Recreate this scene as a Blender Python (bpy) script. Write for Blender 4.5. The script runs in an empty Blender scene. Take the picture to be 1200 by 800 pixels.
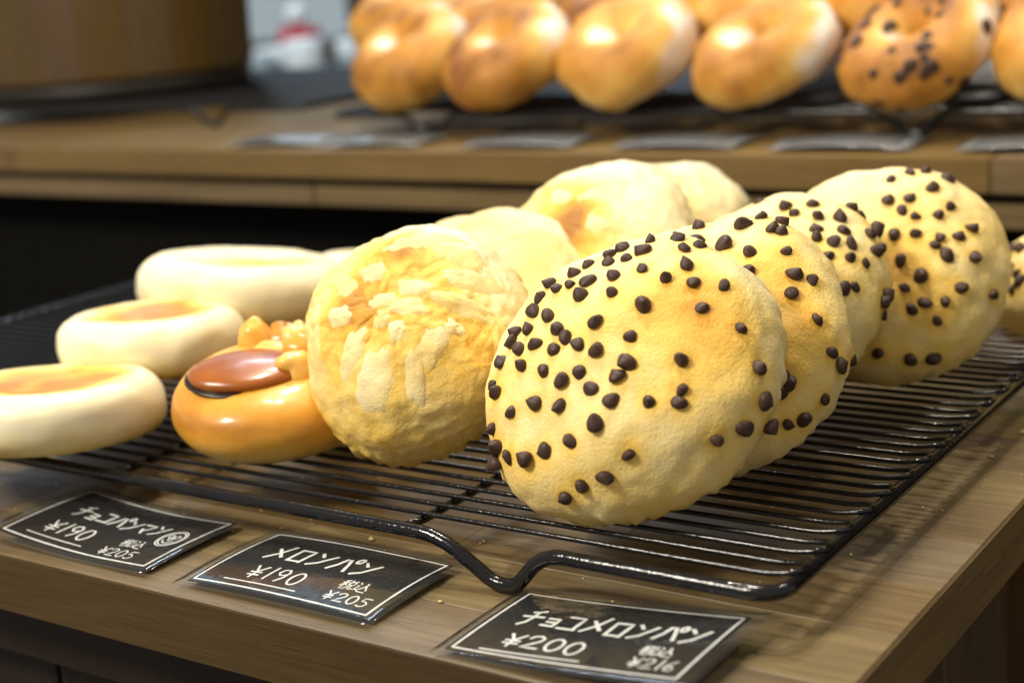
import bpy, bmesh, math, random
from mathutils import Vector, Matrix, noise
from mathutils.bvhtree import BVHTree

sc = bpy.context.scene
COL = sc.collection
PI = math.pi
rng = random.Random(7)

# ------------------------------------------------------------------ camera
cam_d = bpy.data.cameras.new('camera')
cam = bpy.data.objects.new('camera', cam_d)
COL.objects.link(cam)
right = Vector((0.82600, 0.55856, -0.07575))
down = Vector((0.07657, -0.24433, -0.96666))
fwd = Vector((-0.55845, 0.79266, -0.24458))
M = Matrix((right, -down, -fwd)).transposed().to_4x4()
M.translation = Vector((0.1642, -0.3574, 0.22))
cam.matrix_world = M
cam_d.sensor_width = 36
cam_d.lens = 54.22
cam_d.clip_start = 0.02
cam_d.clip_end = 100
cam_d.dof.use_dof = True
cam_d.dof.focus_distance = 0.565
cam_d.dof.aperture_fstop = 7.0
cam_d.dof.aperture_blades = 0
sc.camera = cam

# ------------------------------------------------------------------ world, lamps, exposure
w = bpy.data.worlds.new('World')
sc.world = w
w.use_nodes = True
bg = w.node_tree.nodes['Background']
bg.inputs[0].default_value = (1.0, 0.93, 0.84, 1)
bg.inputs[1].default_value = 0.27
sc.view_settings.view_transform = 'Standard'
sc.view_settings.look = 'None'
sc.view_settings.exposure = 0.60
sc.view_settings.gamma = 1.0
sc.view_settings.use_curve_mapping = False
sc.cycles.use_denoising = True
sc.cycles.sample_clamp_indirect = 6.0

def spot(name, loc, target, power, col, size=75, blend=.6, radius=.04):
    d = bpy.data.lights.new(name, 'SPOT')
    d.energy = power
    d.color = col
    d.spot_size = math.radians(size)
    d.spot_blend = blend
    d.shadow_soft_size = radius
    o = bpy.data.objects.new(name, d)
    COL.objects.link(o)
    o.location = loc
    o.rotation_euler = (Vector(target) - Vector(loc)).to_track_quat('-Z', 'Y').to_euler()
    return o
WARM = (1.0, 0.90, 0.74)
spot('ceiling_spot', (-0.47, 0.40, 1.45), (-0.22, 0.18, 0.03), 29, WARM, 62)
spot('ceiling_spot', (-0.70, 0.80, 1.6), (-0.45, 0.75, 0.1), 28, WARM, 70)
spot('ceiling_spot', (0.30, 1.00, 1.6), (-0.1, 0.3, 0.1), 20, WARM, 75)
spot('ceiling_spot', (-2.0, 1.5, 1.5), (-2.35, 2.3, 0.0), 45, (.85, .95, 1.0), 90, .6, .08)  # added cool lamp that brightens the backlit things on the far counter
def panel(name, loc, target, sx, sy, power, col):
    d = bpy.data.lights.new(name, 'AREA')
    d.shape = 'RECTANGLE'
    d.size, d.size_y = sx, sy
    d.energy = power
    d.color = col
    o = bpy.data.objects.new(name, d)
    COL.objects.link(o)
    o.location = loc
    o.rotation_euler = (Vector(target) - Vector(loc)).to_track_quat('-Z', 'Y').to_euler()
# added warm fill from the front, cool ceiling panel over the back of the shop
panel('warm_front_fill', (-.85, -1.05, 1.35), (-.2, .1, .05), 0.5, .4, 26, (1.0, .91, .78))
panel('ceiling_panel_cool', (-1.75, 1.75, 2.1), (-.6, .4, 0), 0.6, .4, 12, (.66, .82, 1.0))

# ------------------------------------------------------------------ helpers
def link(o, parent=None):
    COL.objects.link(o)
    if parent is not None:
        o.parent = parent
    return o

def mesh_from(name, verts, faces, mat=None, smooth=True):
    me = bpy.data.meshes.new(name)
    me.from_pydata([tuple(v) for v in verts], [], faces)
    me.update()
    if mat:
        me.materials.append(mat)
    if smooth:
        me.polygons.foreach_set('use_smooth', [True] * len(me.polygons))
    return me

def obj(name, me, parent=None, loc=None, rot=None):
    o = bpy.data.objects.new(name, me)
    link(o, parent)
    if loc is not None:
        o.location = loc
    if rot is not None:
        o.rotation_euler = rot
    return o

def tag(o, label=None, cat=None, group=None, kind=None):
    if label: o['label'] = label
    if cat: o['category'] = cat
    if group: o['group'] = group
    if kind: o['kind'] = kind
    return o

def empty(name, loc=(0, 0, 0), rot=(0, 0, 0)):
    o = bpy.data.objects.new(name, None)
    o.empty_display_size = .02
    link(o)
    o.location = loc
    o.rotation_euler = rot
    return o

def copy_tree(o, parent=None):
    c = o.copy()
    link(c)
    if parent is not None:
        c.parent = parent
    for ch in list(o.children):
        copy_tree(ch, c)
    return c

def box_mesh(name, x0, x1, y0, y1, z0, z1, mat, bevel=0.0, seg=1):
    bm = bmesh.new()
    bmesh.ops.create_cube(bm, size=1)
    for v in bm.verts:
        v.co = Vector(((x0 + x1) / 2 + v.co.x * (x1 - x0), (y0 + y1) / 2 + v.co.y * (y1 - y0), (z0 + z1) / 2 + v.co.z * (z1 - z0)))
    if bevel > 0:
        bmesh.ops.bevel(bm, geom=list(bm.edges), offset=bevel, segments=seg, affect='EDGES')
    me = bpy.data.meshes.new(name)
    bm.to_mesh(me)
    bm.free()
    me.materials.append(mat)
    return me

def tube_geo(path, r, seg=8, closed=False):
    P = [Vector(p) for p in path]
    n = len(P)
    T = []
    for i in range(n):
        a = P[(i - 1) % n] if (closed or i > 0) else P[i]
        b = P[(i + 1) % n] if (closed or i < n - 1) else P[i]
        T.append((b - a).normalized())
    up = Vector((0, 0, 1))
    if abs(T[0].dot(up)) > .95:
        up = Vector((0, 1, 0))
    N = (up - T[0] * up.dot(T[0])).normalized()
    verts, faces = [], []
    for i in range(n):
        N = (N - T[i] * N.dot(T[i])).normalized()
        B = T[i].cross(N)
        for k in range(seg):
            a = 2 * PI * k / seg
            verts.append(P[i] + N * (r * math.cos(a)) + B * (r * math.sin(a)))
    m = n if closed else n - 1
    for i in range(m):
        j = (i + 1) % n
        for k in range(seg):
            l = (k + 1) % seg
            faces.append((i * seg + k, i * seg + l, j * seg + l, j * seg + k))
    if not closed:
        faces.append(tuple(range(seg))[::-1])
        faces.append(tuple((n - 1) * seg + k for k in range(seg)))
    return verts, faces

def round_path(pts, rad, n=5, closed=False):
    """polyline with its corners rounded"""
    P = [Vector(p) for p in pts]
    out = []
    m = len(P)
    for i in range(m):
        if not closed and i in (0, m - 1):
            out.append(P[i])
            continue
        a, b, c = P[i - 1], P[i], P[(i + 1) % m]
        r = min(rad, (a - b).length * .45, (c - b).length * .45)
        p0 = b + (a - b).normalized() * r
        p1 = b + (c - b).normalized() * r
        for k in range(n + 1):
            t = k / n
            out.append(p0 * (1 - t) ** 2 + b * (2 * t * (1 - t)) + p1 * t * t)
    return out

# ------------------------------------------------------------------ materials
class NT:
    def __init__(s, name):
        s.m = bpy.data.materials.new(name)
        s.m.use_nodes = True
        s.t = s.m.node_tree
        s.b = s.t.nodes['Principled BSDF']
        s.out = s.t.nodes['Material Output']
    def n(s, typ, **kw):
        nd = s.t.nodes.new(typ)
        for k, v in kw.items():
            if k in nd.inputs:
                nd.inputs[k].default_value = v
            else:
                setattr(nd, k, v)
        return nd
    def l(s, a, b):
        s.t.links.new(a, b)
    def ramp(s, src, stops):
        r = s.n('ShaderNodeValToRGB')
        e = r.color_ramp.elements
        while len(e) < len(stops):
            e.new(.5)
        for el, (p, c) in zip(e, stops):
            el.position = p
            el.color = c if len(c) == 4 else (*c, 1)
        s.l(src, r.inputs[0])
        return r.outputs[0]
    def math(s, op, a, b=0.5):
        nd = s.n('ShaderNodeMath', operation=op)
        for i, v in enumerate((a, b)):
            if hasattr(v, 'is_linked'):
                s.l(v, nd.inputs[i])
            else:
                nd.inputs[i].default_value = v
        return nd.outputs[0]
    def mix(s, fac, a, b, mode='MIX'):
        nd = s.n('ShaderNodeMix', data_type='RGBA', blend_type=mode)
        for i, v in ((0, fac), (6, a), (7, b)):
            if hasattr(v, 'is_linked'):
                s.l(v, nd.inputs[i])
            else:
                nd.inputs[i].default_value = v if i == 0 else (*v, 1)
        return nd.outputs[2]
    def coords(s, scale=(1, 1, 1), rnd=True):
        tc = s.n('ShaderNodeTexCoord')
        mp = s.n('ShaderNodeMapping')
        mp.inputs['Scale'].default_value = scale
        s.l(tc.outputs['Object'], mp.inputs[0])
        if rnd:
            oi = s.n('ShaderNodeObjectInfo')
            cx = s.n('ShaderNodeCombineXYZ')
            for i, k in enumerate((37., 91., 53.)):
                s.l(s.math('MULTIPLY', oi.outputs['Random'], k), cx.inputs[i])
            s.l(cx.outputs[0], mp.inputs['Location'])
        return mp.outputs[0]
    def noise(s, co, scale, detail=3, rough=.55, dist=0.):
        nd = s.n('ShaderNodeTexNoise', Scale=scale, Detail=detail, Roughness=rough, Distortion=dist)
        s.l(co, nd.inputs['Vector'])
        return nd.outputs['Fac']
    def bump(s, h, strength=.3, dist=.001, nrm=None):
        b = s.n('ShaderNodeBump', Strength=strength, Distance=dist)
        s.l(h, b.inputs['Height'])
        if nrm is not None:
            s.l(nrm, b.inputs['Normal'])
        s.l(b.outputs[0], s.b.inputs['Normal'])
        return b.outputs[0]

def wood(name, light, dark, axis='x', rough=.38, var=.55, spec=.5, coat=0.):
    s = NT(name)
    k = {'x': 0, 'y': 1, 'z': 2}[axis]
    def cs(along, across):
        v = [across] * 3
        v[k] = along
        return s.coords(tuple(v))
    broad = s.noise(cs(5, 55), 1.0, 4, .55, .8)       # growth bands
    grain = s.noise(cs(16, 420), 1.0, 4, .65, .3)     # fine fibre
    pores = s.noise(cs(45, 1500), 1.0, 2, .5)
    f = s.math('ADD', s.math('MULTIPLY', broad, .50), s.math('MULTIPLY', grain, .50))
    c = s.ramp(f, [(.30, dark), (.50, tuple((a + b) / 2 for a, b in zip(light, dark))), (.68, light)])
    pm = s.ramp(pores, [(.30, (.45, .45, .45)), (.42, (1, 1, 1))])
    c = s.mix(.55, c, pm, 'MULTIPLY')
    wear = s.noise(s.coords((1, 1, 1)), 18., 5, .65)  # rubbed and greasy patches
    c = s.mix(s.math('MULTIPLY', s.ramp(wear, [(.48, (0, 0, 0)), (.70, (1, 1, 1))]), .30), c, tuple(v * .55 for v in light))
    oi = s.n('ShaderNodeObjectInfo')
    hv = s.n('ShaderNodeHueSaturation')
    s.l(c, hv.inputs['Color'])
    s.l(s.math('ADD', s.math('MULTIPLY', oi.outputs['Random'], var), 1 - var / 2), hv.inputs['Value'])
    s.l(s.math('ADD', s.math('MULTIPLY', oi.outputs['Random'], .02), .490), hv.inputs['Hue'])
    s.l(s.math('ADD', s.math('MULTIPLY', s.math('FRACT', s.math('MULTIPLY', oi.outputs['Random'], 7.3)), .35), .80), hv.inputs['Saturation'])
    s.l(hv.outputs[0], s.b.inputs['Base Color'])
    s.l(s.math('ADD', s.math('MULTIPLY', wear, .4), rough - .20), s.b.inputs['Roughness'])
    s.b.inputs['Specular IOR Level'].default_value = spec
    s.b.inputs['Coat Weight'].default_value = coat
    s.b.inputs['Coat Roughness'].default_value = .25
    s.bump(s.math('ADD', grain, s.math('MULTIPLY', pores, .5)), .30, .0006)
    return s.m

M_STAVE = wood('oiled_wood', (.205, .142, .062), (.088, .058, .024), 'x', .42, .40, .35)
M_EDGE_SHADE = wood('shaded_edge_wood', (.090, .058, .021), (.050, .032, .011), 'x', .45, .1)  # table wood darkened: shade of the front face painted in
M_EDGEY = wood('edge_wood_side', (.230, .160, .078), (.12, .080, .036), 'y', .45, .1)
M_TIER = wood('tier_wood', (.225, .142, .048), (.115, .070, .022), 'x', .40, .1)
M_DARKWOOD = wood('dark_cabinet_wood', (.026, .015, .007), (.011, .006, .003), 'z', .5, .3)
M_SIDE = wood('brown_side_wood', (.11, .058, .022), (.05, .026, .010), 'z', .5, .3)
M_DRUM = wood('drum_wood', (.125, .074, .024), (.080, .047, .015), 'z', .5, .05, .3)

def plain(name, col, rough=.5, metal=0., spec=.5, coat=0.):
    s = NT(name)
    s.b.inputs['Base Color'].default_value = (*col, 1)
    s.b.inputs['Metallic'].default_value = metal
    s.b.inputs['Specular IOR Level'].default_value = spec
    s.b.inputs['Coat Weight'].default_value = coat
    n = s.noise(s.coords(), 60., 4)
    s.l(s.math('ADD', s.math('MULTIPLY', n, .2), max(.02, rough - .1)), s.b.inputs['Roughness'])
    return s.m

def enamel():
    s = NT('black_enamel')
    co = s.coords(rnd=False)
    n = s.noise(co, 420., 3, .6)
    sp = s.noise(co, 130., 4, .7)
    c = s.ramp(sp, [(.64, (.005, .005, .006)), (.78, (.05, .042, .032))])
    s.l(c, s.b.inputs['Base Color'])
    s.l(s.math('ADD', s.math('MULTIPLY', sp, .16), .04), s.b.inputs['Roughness'])
    s.b.inputs['Specular IOR Level'].default_value = .5
    s.bump(n, .35, .0006)
    return s.m
M_WIRE = enamel()

def dough(name, pale, mid, gold, brown, rough=.55, sss=.18, coat=0., grain=260., gstr=.25, flour_glare=None):
    """crust colour is led by the 'bake' attribute of the mesh (oven browning, plus lit upper sides and sheen painted in)"""
    s = NT(name)
    co = s.coords(rnd=True)
    at = s.n('ShaderNodeAttribute', attribute_name='bake')
    n1 = s.noise(co, 38., 5, .6)
    n2 = s.noise(co, 140., 4, .65)
    f = s.math('ADD', at.outputs['Fac'], s.math('MULTIPLY', s.math('SUBTRACT', n1, .5), .42))
    f = s.math('ADD', f, s.math('MULTIPLY', s.math('SUBTRACT', n2, .5), .22))
    c = s.ramp(f, [(.0, flour_glare), (.20, pale), (.42, mid), (.70, gold), (1.0, brown)] if flour_glare else [(.08, pale), (.38, mid), (.68, gold), (1.0, brown)])
    s.l(c, s.b.inputs['Base Color'])
    s.b.inputs['Roughness'].default_value = rough
    s.b.inputs['Subsurface Weight'].default_value = sss
    s.b.inputs['Subsurface Radius'].default_value = (1.0, .55, .2)
    s.b.inputs['Subsurface Scale'].default_value = .004
    s.b.inputs['Coat Weight'].default_value = coat
    s.b.inputs['Coat Roughness'].default_value = .12
    s.b.inputs['Specular IOR Level'].default_value = .35
    g = s.noise(co, grain, 5, .65)
    g2 = s.noise(co, grain * 4, 3, .6)
    s.bump(s.math('ADD', g, s.math('MULTIPLY', g2, .4)), gstr, .0016)
    return s.m
M_MELON = dough('melon_bun_crust', (.88, .71, .32), (.86, .575, .115), (.74, .37, .040), (.37, .16, .025), grain=210., gstr=.45, flour_glare=(.89, .81, .54))  # whitest stop serves flour and painted blown-out tops alike
M_FLAKE = dough('melon_crust_flake', (.88, .75, .42), (.86, .64, .22), (.78, .44, .07), (.42, .17, .03), gstr=.45)
M_WHITE = dough('white_bun_crust', (.86, .79, .54), (.85, .63, .19), (.70, .41, .060), (.46, .20, .030), rough=.42, gstr=.08)
M_GLAZE = dough('glazed_bun_crust', (.86, .64, .24), (.78, .43, .06), (.64, .28, .022), (.27, .085, .010), rough=.4, coat=.5, gstr=.05)
M_CAP = dough('red_brown_cap', (.56, .24, .03), (.42, .145, .016), (.31, .088, .009), (.20, .048, .005), rough=.3, sss=.03, coat=.25, gstr=.05)
M_BAGEL = dough('bagel_crust', (.86, .79, .70), (.74, .46, .12), (.55, .25, .035), (.20, .07, .014), rough=.55, coat=.0, gstr=.3)
M_CHIP = plain('chocolate', (.056, .028, .018), .55, spec=.4)
M_CHOCO = plain('chocolate_filling', (.022, .009, .005), .3)
M_CARD = plain('black_card', (.004, .004, .004), .6, spec=.05)
M_INK = plain('white_ink', (.82, .81, .76), .6)

def film(name='clear_laminate', haze=.012):
    s = NT(name)
    t = s.t
    t.nodes.remove(s.b)
    tr = s.n('ShaderNodeBsdfTransparent')
    tr.inputs[0].default_value = (.93, .94, .95, 1)
    gl = s.n('ShaderNodeBsdfGlossy', Roughness=.09)
    co = s.coords(rnd=False)
    b = s.n('ShaderNodeBump', Strength=.35, Distance=.0008)
    s.l(s.noise(co, 130., 2), b.inputs['Height'])
    s.l(b.outputs[0], gl.inputs['Normal'])
    fr = s.n('ShaderNodeFresnel', IOR=1.5)
    s.l(b.outputs[0], fr.inputs['Normal'])
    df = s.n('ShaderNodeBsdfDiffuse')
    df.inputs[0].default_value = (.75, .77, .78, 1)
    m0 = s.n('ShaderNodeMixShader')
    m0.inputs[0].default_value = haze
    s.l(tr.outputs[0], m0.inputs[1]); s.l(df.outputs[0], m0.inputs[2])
    m1 = s.n('ShaderNodeMixShader')
    ge = s.n('ShaderNodeNewGeometry')
    s.l(s.math('MULTIPLY', fr.outputs[0], s.math('SUBTRACT', 1.0, ge.outputs['Backfacing'])), m1.inputs[0]); s.l(m0.outputs[0], m1.inputs[1]); s.l(gl.outputs[0], m1.inputs[2])
    s.l(m1.outputs[0], s.out.inputs[0])
    return s.m
M_FILM = film()
M_FILM_SHEEN = film('sheen_laminate', .085)  # pale diffuse haze stands in for bright reflections on the shelf cards

def emis(name, col, st):
    s = NT(name)
    s.b.inputs['Base Color'].default_value = (.1, .1, .1, 1)
    s.b.inputs['Roughness'].default_value = .1
    n = s.noise(s.coords(), 3.0, 3)
    s.l(s.mix(n, tuple(c * .75 for c in col), col), s.b.inputs['Emission Color'])
    s.b.inputs['Emission Strength'].default_value = st
    return s.m
# ------------------------------------------------------------------ room behind
M_WALL = plain('dark_wall_paint', (.085, .055, .034), .7)
M_FLOOR = plain('dark_floor_tile', (.028, .024, .020), .5)
FZ = -.78
tag(obj('shop_floor', box_mesh('shop_floor', -7, 3, -2, 3.6, FZ - .05, FZ, M_FLOOR)), kind='structure')
# back wall with a window opening
wx0, wx1, wz0, wz1, wy = -5.6, -2.335, .035, 2.45, 2.6
bm_parts = [(-7, wx0, FZ, 2.9), (wx1, 3, FZ, 2.9), (wx0, wx1, FZ, wz0), (wx0, wx1, wz1, 2.9)]
V, F = [], []
for (a, b, c, d) in bm_parts:
    k = len(V)
    V += [(x, y, z) for x in (a, b) for y in (wy, wy + .15) for z in (c, d)]
    F += [tuple(k + i for i in q) for q in ((0, 1, 3, 2), (4, 6, 7, 5), (0, 4, 5, 1), (2, 3, 7, 6), (0, 2, 6, 4), (1, 5, 7, 3))]
tag(obj('shop_wall', mesh_from('shop_wall', V, F, M_WALL, False)), kind='structure')
win = empty('shop_window', (-2.9, wy, wz0))
tag(win, 'bright pale blue window far behind the wooden drum', 'window')
M_PANE = emis('daylight_pane', (.60, .76, .90), 1.2)
M_PANE_LOW = emis('dim_pane', (.34, .43, .47), .55)  # lower panes: same glass painted dimmer than the bright upper ones
M_FRAME = plain('grey_window_frame', (.20, .25, .27), .5)
nx, nz = 6, 4
pw, ph = (wx1 - wx0) / nx, (wz1 - wz0) / nz
for i in range(nx):
    for j in range(nz):
        obj('pane', box_mesh('pane', wx0 + i * pw + .012, wx0 + (i + 1) * pw - .012, wy + .05, wy + .06, wz0 + j * ph + .012, wz0 + (j + 1) * ph - .012, M_PANE if j else M_PANE_LOW), win).matrix_parent_inverse = Matrix.Translation(-win.location)
for i in range(nx + 1):
    x = wx0 + i * pw
    obj('mullion', box_mesh('mullion', x - .014, x + .014, wy + .03, wy + .075, wz0, wz1, M_FRAME), win).matrix_parent_inverse = Matrix.Translation(-win.location)
for j in range(nz + 1):
    z = wz0 + j * ph
    obj('rail', box_mesh('rail', wx0, wx1, wy + .034, wy + .071, z - .012, z + .012, M_FRAME), win).matrix_parent_inverse = Matrix.Translation(-win.location)

def lathe_geo(prof, seg=32, cap=True):
    V, F = [], []
    for (r, z) in prof:
        for k in range(seg):
            a = 2 * PI * k / seg
            V.append((r * math.cos(a), r * math.sin(a), z))
    for i in range(len(prof) - 1):
        for k in range(seg):
            l = (k + 1) % seg
            F.append((i * seg + k, i * seg + l, (i + 1) * seg + l, (i + 1) * seg + k))
    if cap:
        F.append(tuple(range(seg))[::-1])
        F.append(tuple((len(prof) - 1) * seg + k for k in range(seg)))
    return V, F

# back counter under the window with a few pale things on it (all far out of focus)
M_TEAL = plain('teal_counter_paint', (.05, .11, .13), .5)
M_SLATE = plain('slate_counter_top', (.05, .065, .085), .4)
bc = empty('back_counter', (-2.55, 2.3, FZ))
tag(bc, 'dark teal counter far back under the bright window', 'counter')
def part_at(name, root, me):
    o = obj(name, me, root)
    o.matrix_parent_inverse = Matrix.Translation(-Vector(root.location))
    return o
part_at('counter_body', bc, box_mesh('counter_body', -3.5, -1.7, 2.1, 2.5, FZ, -.072, M_TEAL, .004))
part_at('counter_top', bc, box_mesh('counter_top', -3.55, -1.65, 2.03, 2.52, -.070, -.045, M_SLATE, .004))
M_PALE = plain('pale_plastic', (.72, .80, .84), .4)
M_GREY = plain('grey_blue_plastic', (.30, .38, .42), .4)
M_RED = plain('red_plastic', (.55, .03, .05), .4)
def jar(name, x, y, z, r, h, mat, label, cat):
    V, F = lathe_geo([(r * .86, 0), (r * .95, h * .03), (r, h * .5), (r, h * .93), (r * .9, h), (r * .8, h), (r * .8, h * .97)], 24)
    return tag(obj(name, mesh_from(name, V, F, mat), None, (x, y, z)), label, cat)
jar('white_bin', -2.13, 2.2, -.045, .044, .115, M_PALE, 'pale blue white bin on the far counter, nearest the first bagel', 'bin')
jar('grey_canister', -2.275, 2.22, -.045, .026, .085, M_GREY, 'dim grey canister on the far counter, left of the pale bin', 'canister')
jar('blue_cup', -2.375, 2.2, -.045, .022, .06, M_GREY, 'small grey blue cup on the far counter beside the wooden drum', 'cup')
c = jar('white_bowl', -2.34, 2.35, .0, .06, .045, M_PALE, 'white bowl on the dark box before the far window', 'bowl')
c2 = jar('white_cup', -2.13, 2.36, .02, .035, .055, M_PALE, 'white cup on the dark box close to the first bagel', 'cup')
tag(obj('dark_box', box_mesh('dark_box', -2.62, -2.03, 2.30, 2.42, -.044, .0, M_TEAL, .003)), 'long dark teal box on the far counter below the window', 'box')
c2.location.z = .0
V, F = lathe_geo([(.004, 0), (.020, .008), (.027, .026), (.020, .046), (.004, .053)], 20)
c3 = tag(obj('white_ball_lamp', mesh_from('white_ball_lamp', V, F, M_PALE), None, (-2.285, 2.36, .088)), 'round white globe on the red box before the window', 'globe')
tag(obj('red_box', box_mesh('red_box', -2.325, -2.235, 2.335, 2.385, .046, .087, M_RED, .003)), 'small red box standing on the white bowl', 'box')

# ------------------------------------------------------------------ table in front
SL = .025
tx0, tx1, ty0, ty1 = -.560, 0.0, 0.0, .475
tb = empty('display_table', (-.33, .24, FZ))
tag(tb, 'wooden display table with butcher block top carrying the buns and price cards', 'table')
EB = .0012
y = ty0 + EB
rows = []
first = True
while y < ty1 - .004:
    wd = .0365 if first else rng.uniform(.038, .046)
    first = False
    y2 = min(ty1, y + wd)
    if ty1 - y2 < .012: y2 = ty1
    rows.append((y, y2))
    y = y2
for ri, (a, b) in enumerate(rows):
    x = tx1 - EB
    k = 0
    while x > tx0 + .001:
        ln = rng.uniform(.16, .34) if k else rng.uniform(.10, .30)
        if ri in (0, 1) and k == 0: ln = .389 + .002 * ri
        x2 = max(tx0, x - ln)
        if x2 - tx0 < .05: x2 = tx0
        dz = rng.uniform(-.00025, .0)
        me = box_mesh('stave', x2 + .00004, x - .00004, a + .00004, b - .00004, -.0235, dz, M_STAVE, .00025)
        part_at('stave', tb, me)
        x = x2
        k += 1
part_at('slab_underside', tb, box_mesh('slab_underside', tx0, tx1 - EB - .0002, ty0 + EB + .0003, ty1, -SL, -.0237, M_DARKWOOD))
part_at('front_edge_board', tb, box_mesh('front_edge_board', tx0, tx1 - EB, ty0, ty0 + EB - .00004, -SL, -.0001, M_EDGE_SHADE, .0004, 2))
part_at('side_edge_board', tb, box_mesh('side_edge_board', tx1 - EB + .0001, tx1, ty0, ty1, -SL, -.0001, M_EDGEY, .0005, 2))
part_at('apron_rail', tb, box_mesh('apron_rail', tx0 + .01, tx1 - .03, ty0 + .022, ty0 + .04, -.060, -SL - .010, M_DARKWOOD, .001))
part_at('top_spacer', tb, box_mesh('top_spacer', tx0 + .02, tx1 - .04, ty0 + .035, ty1 - .02, -SL - .0098, -SL - .0002, M_DARKWOOD))
part_at('cabinet_body', tb, box_mesh('cabinet_body', tx0 + .02, tx1 - .045, ty0 + .05, ty1 - .015, FZ + .05, -SL - .0102, M_DARKWOOD))
for i in range(3):   # front doors and the side boards
    x0_ = tx0 + .024 + i * .165
    part_at('door_panel', tb, box_mesh('door_panel', x0_, x0_ + .162, ty0 + .036, ty0 + .0498, FZ + .07, -.064, M_DARKWOOD, .001))
for i in range(5):
    y0_ = ty0 + .052 + i * .082
    part_at('side_board', tb, box_mesh('side_board', tx1 - .0448, tx1 - .034, y0_, y0_ + .079, FZ + .06, -.040, M_SIDE, .001))
part_at('plinth', tb, box_mesh('plinth', tx0 + .03, tx1 - .06, ty0 + .08, ty1 - .03, FZ, FZ + .0498, M_DARKWOOD))

# ------------------------------------------------------------------ upper tier behind
SX0, SX1, SY0, SY1, SZ = -2.1, .75, .55, 1.25, .080
ts = empty('tiered_shelf', (-.6, .9, FZ))
tag(ts, 'raised wooden shelf behind the table holding bagels and a drum', 'shelf')
for i, (a, b) in enumerate(((SX0, -1.02), (-1.02, -.12), (-.12, SX1))):
    part_at('top_board', ts, box_mesh('top_board', a + .0003, b - .0003, SY0, SY1, SZ - .0215, SZ, M_TIER, .0009, 2))
part_at('spacer', ts, box_mesh('spacer', SX0 + .02, SX1 - .02, SY0 + .02, SY1 - .02, SZ - .0285, SZ - .0217, M_DARKWOOD))
for (a, b) in ((SX0, -.66), (-.66, SX1)):
    part_at('lower_board', ts, box_mesh('lower_board', a + .0004, b - .0004, SY0 + .006, SY1 - .01, SZ - .044, SZ - .0287, M_TIER, .0012, 2))
M_BLACK = plain('matt_black_panel', (.005, .0045, .004), .85, spec=.1)
part_at('shelf_body', ts, box_mesh('shelf_body', SX0 + .03, SX1 - .03, SY0 + .055, SY1 - .03, FZ, SZ - .0442, M_BLACK))

# ------------------------------------------------------------------ wire cooling racks
RX, RY0, RY1 = .306, -.1995, .1995      # half width, front and back bar (rack-local)
BZ, BR = .0174, .0027
WZ, WR = .0190, .00105
def foot_pts(xc, y, sgn):
    p = [(xc - .028, y, BZ), (xc - .0045, y - .0005 * sgn, BR + .0004), (xc + .0045, y - .0005 * sgn, BR + .0004), (xc + .017, y, BZ)]
    return p if sgn > 0 else [(2 * xc - a, b, c) for a, b, c in p]
def make_rack():
    root = empty('wire_rack', (-.337, .2535, 0))
    fp = [(-RX, RY0, BZ)] + foot_pts(-.20, RY0, 1) + foot_pts(.2005, RY0, 1) + [(RX, RY0, BZ), (RX, RY1, BZ)]
    fp += foot_pts(.20, RY1, -1) + foot_pts(-.20, RY1, -1) + [(-RX, RY1, BZ)]
    path = round_path(fp, .011, 6, True)
    V, F = tube_geo(path, BR, 14, True)
    obj('frame', mesh_from('frame', V, F, M_WIRE), root)
    for xc in (.1555, -.003, -.160):
        V, F = tube_geo([(xc, RY0 + .001, BZ + .0005), (xc, RY0 + .012, WZ - WR - .0015), (xc, RY1 - .012, WZ - WR - .0015), (xc, RY1 - .001, BZ + .0005)], .0017, 8)
        obj('cross_bar', mesh_from('cross_bar', V, F, M_WIRE), root)
    ex = RX + BR + WR - .0004
    ZT = BZ + BR + WR - .0004
    def ends(y, sg):
        return [(sg * (RX - .0085), y, WZ), (sg * (RX - .0022), y, ZT), (sg * (RX + .0012), y, ZT - .0001), (sg * (ex - .0003), y, BZ + .0014)]
    # hairpins: each wire runs right, turns round on the right bar and comes back
    PT = .0098
    xr = RX + .0008
    hp = round_path(ends(0, -1)[::-1] + [(RX - .0095, 0, WZ), (xr, .0006, ZT), (xr, PT - .0006, ZT), (RX - .0095, PT, WZ)] + ends(PT, -1), .0045, 6)
    V, F = tube_geo(hp, WR, 8)
    wme = mesh_from('wire_hairpin', V, F, M_WIRE)
    for k in range(19):
        obj('wire_hairpin', wme, root, (0, RY0 + .0125 + 2 * PT * k, 0))
    return root
rack = make_rack()
tag(rack, 'black wire rack on the front table under the melon buns', 'cooling rack', 'black wire racks')
r2 = copy_tree(rack)
r2.location = (-.395, .8345, SZ)
tag(r2, 'black wire rack on the raised shelf under the bagels', 'cooling rack')
r3 = copy_tree(rack)
r3.location = (-1.095, .888, SZ)
tag(r3, 'black wire rack on the raised shelf under the wooden drum', 'cooling rack')

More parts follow.
